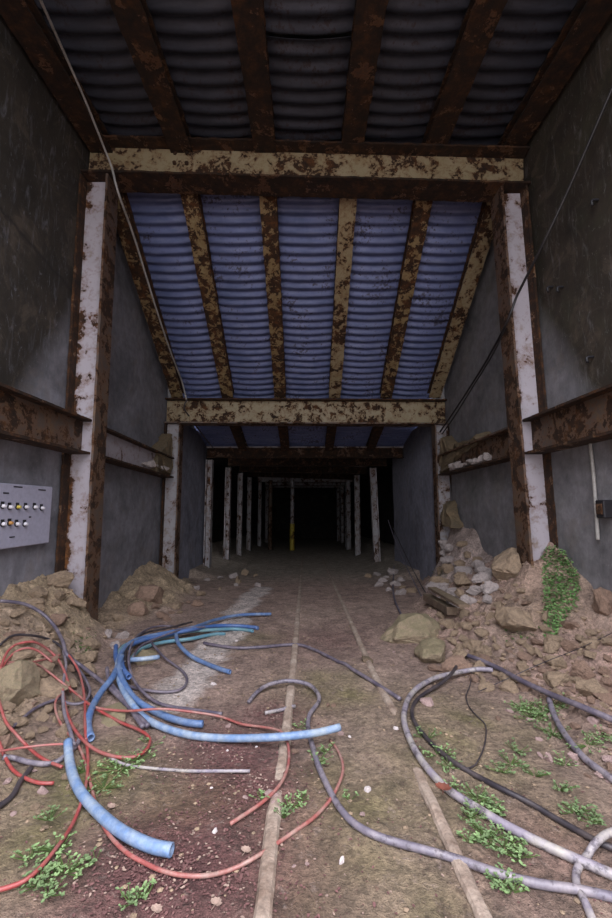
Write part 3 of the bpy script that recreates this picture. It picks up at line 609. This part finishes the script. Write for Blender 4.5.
def put_rock(px, py, wpx, mat, label, cat='rock', group=None, name='rock', squash=1., big=None, sink=.35, rz=None):
    p = G(px, py); r = wpx * .62 * zc(p) / F
    if big is not None: me = rock_mesh(big, squash, 24, 2, .62); me.materials.append(M[mat])
    else: me = random.choice(protos(mat))
    o = bpy.data.objects.new(name, me); COL.objects.link(o)
    o.scale = (r, r * random.uniform(.75, 1.05), r * random.uniform(.7, 1))
    o.rotation_euler = (random.uniform(-.35, .35), random.uniform(-.35, .35), random.uniform(0, 6.28) if rz is None else rz)
    ALLROCK.append((p.x, p.y, r))
    o.location = (p.x, p.y, ht(p.x, p.y) + r * (.6 - sink) * squash)
    return tag(o, label, cat, group)
# named boulders
put_rock(16, 700, 46, 'rock_moss', 'big rounded brown boulder in the left heap under the red hoses', big=5, squash=1.15, sink=.2, name='boulder')
put_rock(48, 690, 34, 'rock', 'brown boulder right of the big left boulder inside the red tangle', big=6, squash=.6, sink=.5, name='boulder')
put_rock(409, 637, 60, 'rock_moss', 'large flat mossy boulder at the toe of the right heap', big=8, squash=.55, name='boulder', rz=.5)
put_rock(430, 657, 46, 'rock_moss', 'mossy lump tucked under the large flat boulder', big=9, squash=.6, name='boulder')
put_rock(110, 716, 46, 'rock_moss', 'flat mossy stone under the red hose below the blue coil', big=10, squash=.28, sink=.85)
put_rock(146, 661, 28, 'rock_moss', 'mossy stone carrying the short pale blue stub inside the coil', big=11, squash=.6)
put_rock(427, 704, 13, 'rock_pink', 'small pink stone inside the bend of the thick pale hose', big=12)
put_rock(487, 690, 14, 'rock', 'upright tan stone below the slanting purple hose', big=13)
put_rock(605, 605, 30, 'rock_red', 'brown stone at the right frame edge against the wall', big=14, name='boulder')
put_rock(512, 572, 42, 'rock', 'large clod of earth left of the leaning column foot', big=15, squash=.8, name='boulder')
put_rock(517, 625, 44, 'rock', 'broad slab of earth at the foot of the leaning column', big=16, squash=.5, name='boulder')
put_rock(60, 585, 22, 'rock', 'pale stone on top of the left heap beside the column', big=17)
put_rock(37, 597, 20, 'rock', 'stone on the left heap below the switch panel', big=18)
put_rock(150, 600, 26, 'rock_red', 'upright brown boulder at the foot of the left wall behind the column', big=19, squash=1., name='boulder')
put_rock(137, 615, 20, 'rock_red', 'smaller brown stone beside the upright boulder behind the left column', big=20)
for a, b, w, n_ in ((108, 636, 12, 'upper left'), (122, 638, 13, 'upper right'), (115, 647, 14, 'lowest')):
    put_rock(a, b, w, 'rock_grey', f'pale grey stone at the left column foot beside the blue coil, {n_} of three', group='three pale stones by the left column foot')
rs = random.Random(3)
def scatter(poly, count, wr, mats, label, group, name='rock', cat='rock'):
    xs = [p[0] for p in poly]; ys = [p[1] for p in poly]; k = 0; tries = 0
    while k < count and tries < count * 40:
        tries += 1
        x = rs.uniform(min(xs), max(xs)); y = rs.uniform(min(ys), max(ys)); ins = False
        for (x1, y1), (x2, y2) in zip(poly, poly[1:] + poly[:1]):
            if (y1 > y) != (y2 > y) and x < (x2 - x1) * (y - y1) / (y2 - y1) + x1: ins = not ins
        if not ins: continue
        p = G(x, y); w = rs.uniform(*wr) ** 1.0; r = w / 2 * zc(p) / F
        if abs(p.x) > XW - .05 - r or (abs(p.x) > 1.95 and abs(p.y - D1) < .2 + r): continue
        if any(math.hypot(p.x - a, p.y - b) < (r + q) * .8 for a, b, q in ALLROCK): continue
        put_rock(x, y, w, rs.choice(mats), label, cat, group, name); k += 1
scatter([(440, 522), (484, 530), (492, 600), (455, 612), (436, 600)], 70, (10, 24), ['rock_grey', 'rock_grey', 'rock'], 'pale broken concrete lump piled at the right portal post', 'concrete rubble by the right portal post', 'concrete_lump', 'rubble')
scatter([(440, 605), (500, 600), (612, 640), (612, 720), (540, 700), (470, 680), (430, 670)], 105, (6, 27), ['rock', 'rock_red', 'rock'], 'brown rock lying in the earth of the right heap', 'rocks in the right heap')
scatter([(490, 552), (525, 552), (530, 620), (470, 600)], 14, (6, 18), ['rock', 'rock_red'], 'brown rock on the right heap close to the leaning column', 'rocks by the leaning column')
scatter([(470, 690), (612, 720), (612, 800), (520, 745)], 22, (4, 11), ['rock_red', 'rock_pink'], 'small stone scattered at the toe of the right heap', 'stones at the toe of the right heap')
scatter([(0, 608), (70, 595), (95, 640), (70, 740), (0, 745)], 64, (6, 24), ['rock', 'rock', 'rock_red'], 'brown rock lying in the earth of the left heap', 'rocks in the left heap')
scatter([(0, 760), (70, 750), (80, 830), (0, 830)], 18, (4, 11), ['rock', 'rock_pink'], 'small stone scattered at the toe of the left heap', 'stones at the toe of the left heap')
scatter([(112, 620), (160, 598), (200, 605), (150, 632)], 14, (6, 13), ['rock_red', 'rock'], 'brown rock at the foot of the left wall behind the blue coil', 'rocks behind the blue coil')
scatter([(190, 582), (270, 570), (260, 590), (200, 600)], 12, (5, 11), ['rock', 'rock_grey'], 'small stone on the floor of the tunnel mouth, left side', 'stones in the tunnel mouth left')
scatter([(360, 572), (400, 575), (420, 600), (380, 590)], 14, (5, 12), ['rock', 'rock_grey'], 'small stone on the floor of the tunnel mouth, right side', 'stones in the tunnel mouth right')
scatter([(210, 620), (400, 600), (420, 900), (190, 900)], 26, (3, 8), ['rock_pink', 'stone_white', 'rock_red'], 'small loose stone lying on the flat floor', 'loose stones on the flat floor', 'pebble', 'stone')
# rubble lodged on the wall beams
def ledge(cx, lo, hi, n, side, label, group, mat):
    for k in range(n):
        y = lo + (hi - lo) * (k + .5) / n; me = random.choice(protos(mat)); r = random.uniform(.06, .1)
        o = bpy.data.objects.new('concrete_lump', me); COL.objects.link(o); o.scale = (r * .9, r * 1.2, r); o.rotation_euler = (0, 0, random.uniform(0, 6))
        o.location = (side * 2.2, y, WB - .155 + r * .62); tag(o, label, 'rubble', group)
ledge(0, 5.0, 6.3, 8, 1, 'pale concrete lump lodged on the right wall beam behind the column', 'lumps on the right wall beam', 'rock_grey')
ledge(0, 5.6, 6.6, 5, -1, 'pale mortar lump lodged on the left wall beam behind the column', 'lumps on the left wall beam', 'rock_grey')
def daub(label, pts, side):
    X0 = side * 2.335; X1 = side * 2.18; V = [(X0, y, z) for y, z in pts] + [(X1, y + .06 * (0.5 - random.random()), z - .04) for y, z in pts]; n = len(pts)
    Fc = [tuple(range(n)), tuple(range(2*n-1, n-1, -1))] + [(i, i + n, (i+1) % n + n, (i+1) % n) for i in range(n)]
    o = mk('mortar_daub', V, Fc, M['mortar']); 
    b = bmesh.new(); b.from_mesh(o.data); bmesh.ops.recalc_face_normals(b, faces=b.faces); bmesh.ops.triangulate(b, faces=b.faces)
    for _ in range(4): bmesh.ops.subdivide_edges(b, edges=b.edges, cuts=1)
    for v in b.verts:
        v.co += Vector((0, 1, 1)) * (.07 * noise.noise(v.co * 4) + .03 * noise.noise(v.co * 13)) + Vector((-side, 0, 0)) * (.05 * noise.noise(v.co * 7) + .02 * noise.noise(v.co * 21))
    b.to_mesh(o.data); b.free()
    return tag(o, label, 'mortar')
daub('brown mortar daubed in the corner of left portal post and wall beam', [(6.78, 1.72), (6.78, 2.42), (6.5, 2.2), (6.2, 2.02), (6.0, 1.75)], -1)
daub('brown mortar daubed on the right wall above the beam by the portal post', [(6.78, 1.75), (6.78, 2.3), (6.6, 2.32), (6.3, 2.12), (5.9, 2.15), (5.3, 2.16), (5.2, 2.05), (6.0, 1.98)], 1)
daub('brown mortar daubed low on the right portal post above the rubble', [(6.78, .95), (6.78, 1.3), (6.6, 1.26), (6.45, 1.1), (6.4, .95)], 1)

# timber by the rubble, wood chip on rail
def beam_between(a, b, w, h, name, label, cat, mat):
    a = Vector(a); b = Vector(b); t = (b - a).normalized(); u = t.cross(Vector((0, 0, 1))).normalized(); v = u.cross(t)
    V, Fc = plank_loft(Vector((0, 0, 0)), b - a, u, v, w / 2, h / 2, 10, .12)
    return tag(mk(name, V, Fc, M[mat], None, a), label, cat)
beam_between(G(427, 597, .12), G(452, 611, .1), .1, .07, 'timber_baulk', 'broken mossy timber poking out of the rubble by the right panel', 'timber', 'wood')
beam_between(G(432, 588, .2), G(464, 606, .16), .1, .025, 'timber_board', 'thin dark board lying above the mossy timber in the rubble', 'timber', 'wood')
put_rock(367, 662, 14, 'wood', 'chunk of wood lying on the right rail', 'wood', name='wood_chunk', big=31, squash=.5)
put_rock(272, 797, 16, 'rock_pink', 'crumpled pale scrap caught on the dusty red hose by the left rail', 'scrap', name='scrap', big=32, squash=.6)

# ------------------------------------------------------------------ plants, litter
def leaf_geo(mb, p, ang, tilt, s):
    t = Vector((math.cos(ang), math.sin(ang), math.sin(tilt))); w = Vector((-math.sin(ang), math.cos(ang), 0)); up = Vector((0, 0, 1))
    pts = [p, p + t*s*.3 + w*s*.3 + up*s*.06, p + t*s*.72 + w*s*.32 + up*s*.05, p + t*s, p + t*s*.72 - w*s*.32 + up*s*.05, p + t*s*.3 - w*s*.3 + up*s*.06, p + t*s*.5 - up*s*.03]
    mb.add(pts, [(0, 1, 6), (1, 2, 6), (2, 3, 6), (3, 4, 6), (4, 5, 6), (5, 0, 6)])
def weed(px, py, rpx, n, label, group, mat='leaf'):
    c = G(px, py); rad = rpx * 1.45 * zc(c) / F; n = int(n * 1.5); e = empty('weed', c, label, 'plant', group)
    lv = MB(); st = MB()
    for _ in range(n):
        a = random.uniform(0, 6.28); d = rad * math.sqrt(random.random()); x = c.x + math.cos(a) * d * 1.2; y = c.y + math.sin(a) * d
        if abs(x) > XW - .04: continue
        g = Vector((x, y, ht(x, y))) - c; h = random.uniform(.008, .028); top = g + Vector((random.uniform(-.006, .006), random.uniform(-.006, .006), h))
        st.cyl((0, 0, -.004), top, .0012, 4)
        for k in range(random.choice((2, 3, 4))): leaf_geo(lv, top, random.uniform(0, 6.28), random.uniform(-.1, .5), random.uniform(.006, .0145))
    lv.build('leaves', M[mat], e); st.build('stems', M['leaf_dark'], e)
for a, b, r_, n in [(120,770,14,26),(140,760,10,14),(104,788,12,18),(50,820,10,10),(58,850,13,22),(66,872,12,24),(40,884,12,22),(48,895,9,10),(130,903,9,10),(146,897,8,8),(85,772,9,8),(150,745,8,6),(95,862,7,6),(30,860,10,8)]:
    weed(a, b, r_, n, 'small green weed growing in the earth left of the left rail', 'weeds left of the rails', random.choice(('leaf', 'leaf_b')))
for a, b, r_, n in [(318,762,9,12),(327,752,7,8),(290,808,8,12),(283,818,7,8),(262,800,7,7),(300,728,6,6),(300,800,6,6),(350,800,5,4)]:
    weed(a, b, r_, n, 'small green weed growing between the two rails', 'weeds between the rails', random.choice(('leaf', 'leaf_b')))
for a, b, r_, n in [(428,738,8,12),(438,756,10,16),(450,768,9,14),(452,790,6,8),(478,800,12,26),(490,812,10,18),(470,818,9,12),(488,838,13,30),(505,848,12,26),(520,858,9,16),(500,884,10,16),(512,892,9,12),(470,842,7,8),(535,776,8,12),(510,764,10,14),(502,772,9,10),(560,790,9,12),(575,812,10,18),(590,822,10,16),(516,752,9,10),(552,735,12,20),(600,735,10,16),(588,745,11,18),(565,765,9,10),(560,708,10,14)]:
    weed(a, b, r_, n, 'small green weed growing among the hoses right of the right rail', 'weeds right of the rails', random.choice(('leaf', 'leaf_b')))
for a, b, r_, n in [(525,710,13,34),(543,714,13,36),(535,720,11,26)]:
    weed(a, b, r_, n, 'leafy bright weed clump below the slanting purple hose on the right heap', 'weed clump on the right heap', 'leaf_b')
cl = MB(); k = 0
while k < 2100:
    x = rs.uniform(540, 585); y = rs.uniform(548, 636)
    t = (y - 545) / 90
    if not (541 + t * 4 < x < 558 + 22 * math.sin(min(1, t * 1.1) * 3.1)) or N(x, y, 1, .09) < -.75: continue
    p = G(x, y); k += 1
    leaf_geo(cl, p + Vector((0, -.004, .008)), random.uniform(0, 6.28), random.uniform(-.9, .7), random.uniform(.014, .03))
tag(cl.build('creeper', M['leaf_c']), 'bright green creeper covering the steep earth beside the leaning column', 'plant', kind='stuff')
ms = MB(); k = 0
while k < 500:
    q = rs.random()
    if q < .45: x, y = rs.gauss(441, 4), rs.gauss(572, 12)
    elif q < .75: x, y = rs.gauss(84, 6), rs.gauss(655, 12)
    elif q < .88: x, y = rs.gauss(505, 6), rs.gauss(568, 6)
    else: x, y = rs.gauss(520, 7), rs.gauss(632, 5)
    p = G(x, y); k += 1
    leaf_geo(ms, p + Vector((0, 0, .004)), random.uniform(0, 6.28), random.uniform(-.8, .8), random.uniform(.014, .03))
tag(ms.build('moss', M['leaf_dark']), 'dark green moss tufts on the heaps by the posts', 'moss', kind='stuff')
lt = MB(); lp = MB()
for p, r, w in litter_spots[:9]:
    for _ in range(int(620 * w)):
        a = rs.uniform(0, 6.28); d = r * abs(rs.gauss(0, .75)); x = p.x + math.cos(a) * d; y = p.y + math.sin(a) * d
        if y < .7 or abs(x) > 2.2: continue
        leaf_geo(lt if rs.random() < .85 else lp, Vector((x, y, ht(x, y) + .003)), rs.uniform(0, 6.28), rs.uniform(-.1, .4), rs.uniform(.004, .014))
for _ in range(3200):
    y = 1.0 + 3.2 * rs.random() ** 1.4; x = rs.uniform(-1.7, 1.9)
    if N(x, y, 12, 2.2) < -.12: continue
    leaf_geo(lt if rs.random() < .62 else lp, Vector((x, y, ht(x, y) + .003)), rs.uniform(0, 6.28), rs.uniform(-.1, .4), rs.uniform(.003, .011))
tag(lt.build('leaf_litter', M['litter']), 'dark red brown leaf litter strewn over the floor', 'leaf litter', kind='stuff')
tag(lp.build('leaf_litter', M['litter_pale']), 'pale withered scraps among the dark leaf litter', 'leaf litter', kind='stuff')
gv = MB(); ico = [(0,0,1),(.89,0,.45),(.28,.85,.45),(-.72,.53,.45),(-.72,-.53,.45),(.28,-.85,.45),(0,0,-1)]
icf = [(0,1,2),(0,2,3),(0,3,4),(0,4,5),(0,5,1),(6,2,1),(6,3,2),(6,4,3),(6,5,4),(6,1,5)]
k = 0
while k < 5200:
    y = rs.uniform(1.0, 5.5); x = rs.uniform(-2.25, 2.25); h, kk = side_heap(x, y)
    if rs.random() > .12 + kk: continue
    k += 1; s = rs.uniform(.003, .013) * (1 + 1.6 * (rs.random() < .14 * kk)); a = rs.uniform(0, 6.28); z = ht(x, y)
    gv.add([(x + s * (u * math.cos(a) - v * math.sin(a)) * rs.uniform(.7, 1.2), y + s * (u * math.sin(a) + v * math.cos(a)), z + s * w * .7) for u, v, w in ico], icf)
tag(gv.build('gravel', M['rock']), 'fine crumbs of earth and gravel over the heaps and floor', 'gravel', kind='stuff')
def single_leaf(px, py, s, mat, label, lift):
    p = G(px, py, lift); mb = MB()
    for a in (0, 1.2, 2.4, 3.9, 5.1): leaf_geo(mb, Vector((0, 0, 0)), a * .45, .25, s)
    mb.cyl((0, 0, 0), (-s * .3, -s * .9, .004), .0012, 5)
    o = mb.build('dead_leaf', M[mat], None, p); so = o.modifiers.new('t', 'SOLIDIFY'); so.thickness = .001; return tag(o, label, 'leaf')
single_leaf(443, 790, .034, 'deadleaf', 'curled red brown dead leaf lying on the thick pale grey hose', .045)
for a, b, l_ in ((245, 852, 'pale withered leaf lying left of the left rail near the red hose'), (110, 808, 'pale withered leaf beside the thick blue hose end'), (215, 905, 'pale withered leaf at the bottom edge left of the rail'), (155, 912, 'pale withered leaf at the bottom left among weeds')):
    single_leaf(a, b, .02, 'litter_pale', l_, .006)

# ------------------------------------------------------------------ wall fittings
sp = empty('switch_panel', (-XW + .015, 3.35, 1.13), 'pale grey switch panel with two rows of knobs mounted low on the left wall', 'switch panel')
b = MB(); b.box((0, -.5, -.25), (.035, .47, .25))
pl = b.build('backplate', M['plate'], sp); bv = pl.modifiers.new('b', 'BEVEL'); bv.width = .006
rowa = [(2, 506), (9, 507), (17, 507, 'lampy'), (25, 507), (34, 507), (41, 508)]; rowb = [(2, 524), (9, 523, 'lampo'), (16, 524), (24, 524)]
for q in rowa + rowb:
    p = atX(q[0], q[1], -XW + .05); loc = p - Vector(sp.location)
    b = MB(); b.box((-.006, -.018, .016), (.004, .018, .034)); b.build('nameplate', M['dark'], sp, loc)
    b = MB(); b.cyl((0, 0, 0), (.008, 0, 0), .021, 16); bz = b.build('bezel', M['dark'], sp, loc)
    b = MB(); b.cyl((.008, 0, 0), (.03, 0, 0), .015, 14, .011); b.build('indicator_lens' if len(q) > 2 else 'knob', M[q[2] if len(q) > 2 else 'knob'], bz)
for a, c, w in ((18, 487, .05), (42, 490, .05), (6, 493, .03), (30, 517, .014), (12, 537, .028)):
    p = atX(a, c, -XW + .05); b = MB(); b.box((-.004, -w, -.005), (.003, w, .005)); b.build('nameplate', M['dark'], sp, p - Vector(sp.location))
p = atX(606, 509, XW - .02); jb = empty('junction_box', p, 'small dark square box on the right wall at the frame edge', 'box')
b = MB(); b.box((-.05, -.05, -.07), (.03, .05, .07)); o = b.build('housing', M['dark'], jb); o.modifiers.new('b', 'BEVEL').width = .008
b = MB(); b.box((-.058, -.032, -.04), (-.05, .032, .04)); b.build('cover', M['brown'], jb)
tube('conduit', [atX(590, 443, XW - .012), atX(594, 480, XW - .012), atX(598, 540, XW - .012)], .014, M['rope'], 'pale grey conduit running upright on the right wall near the dark box', 'conduit')
for a, c, l_ in ((515, 287, 'small dark hook bolt high on the right wall beside the column'), (562, 287, 'dark hook bolt high on the right wall near the slung cable'), (597, 200, 'hook bolt topmost on the right wall'), (592, 357, 'dark hook bolt on the right wall above the wall beam')):
    p = atX(a, c, XW) if a > 540 else atX(552, c, XW)
    tube('hook_bolt', [p + Vector((.03, 0, 0)), p + Vector((-.03, 0, 0)), p + Vector((-.045, 0, -.015)), p + Vector((-.04, 0, -.05))], .011, M['dark'], l_, 'hook')

# ------------------------------------------------------------------ light
w = bpy.data.worlds.new('overcast'); S.world = w; w.use_nodes = True
wn = w.node_tree.nodes; wl = w.node_tree.links; bg = wn['Background']
tc = wn.new('ShaderNodeTexCoord'); sx = wn.new('ShaderNodeSeparateXYZ'); wl.new(tc.outputs['Generated'], sx.inputs[0])
cr = wn.new('ShaderNodeValToRGB'); wl.new(sx.outputs['Z'], cr.inputs[0])
e = cr.color_ramp.elements; e[0].position = 0; e[0].color = (.30, .31, .33, 1); e[1].position = 1; e[1].color = (1, .98, 1.04, 1)
x = e.new(.3); x.color = (.38, .39, .42, 1); x = e.new(.6); x.color = (.8, .8, .88, 1)
wl.new(cr.outputs[0], bg.inputs['Color']); bg.inputs['Strength'].default_value = 2.2
def portal(loc, rot, sx, sy):
    l = bpy.data.lights.new('daylight_opening', 'AREA'); l.shape = 'RECTANGLE'; l.size = sx; l.size_y = sy; l.cycles.is_portal = True
    o = bpy.data.objects.new('daylight_opening', l); COL.objects.link(o); o.location = loc; o.rotation_euler = rot
portal((0, Y0 - .02, 2.7), (R(90), 0, 0), 4.9, 5.3)
portal((0, (Y0 + YR) / 2, 5.32), (0, 0, 0), 4.9, YR - Y0)
S.view_settings.view_transform = 'Standard'; S.view_settings.look = 'None'; S.view_settings.gamma = 1; S.view_settings.use_curve_mapping = False
S.view_settings.exposure = 2.0
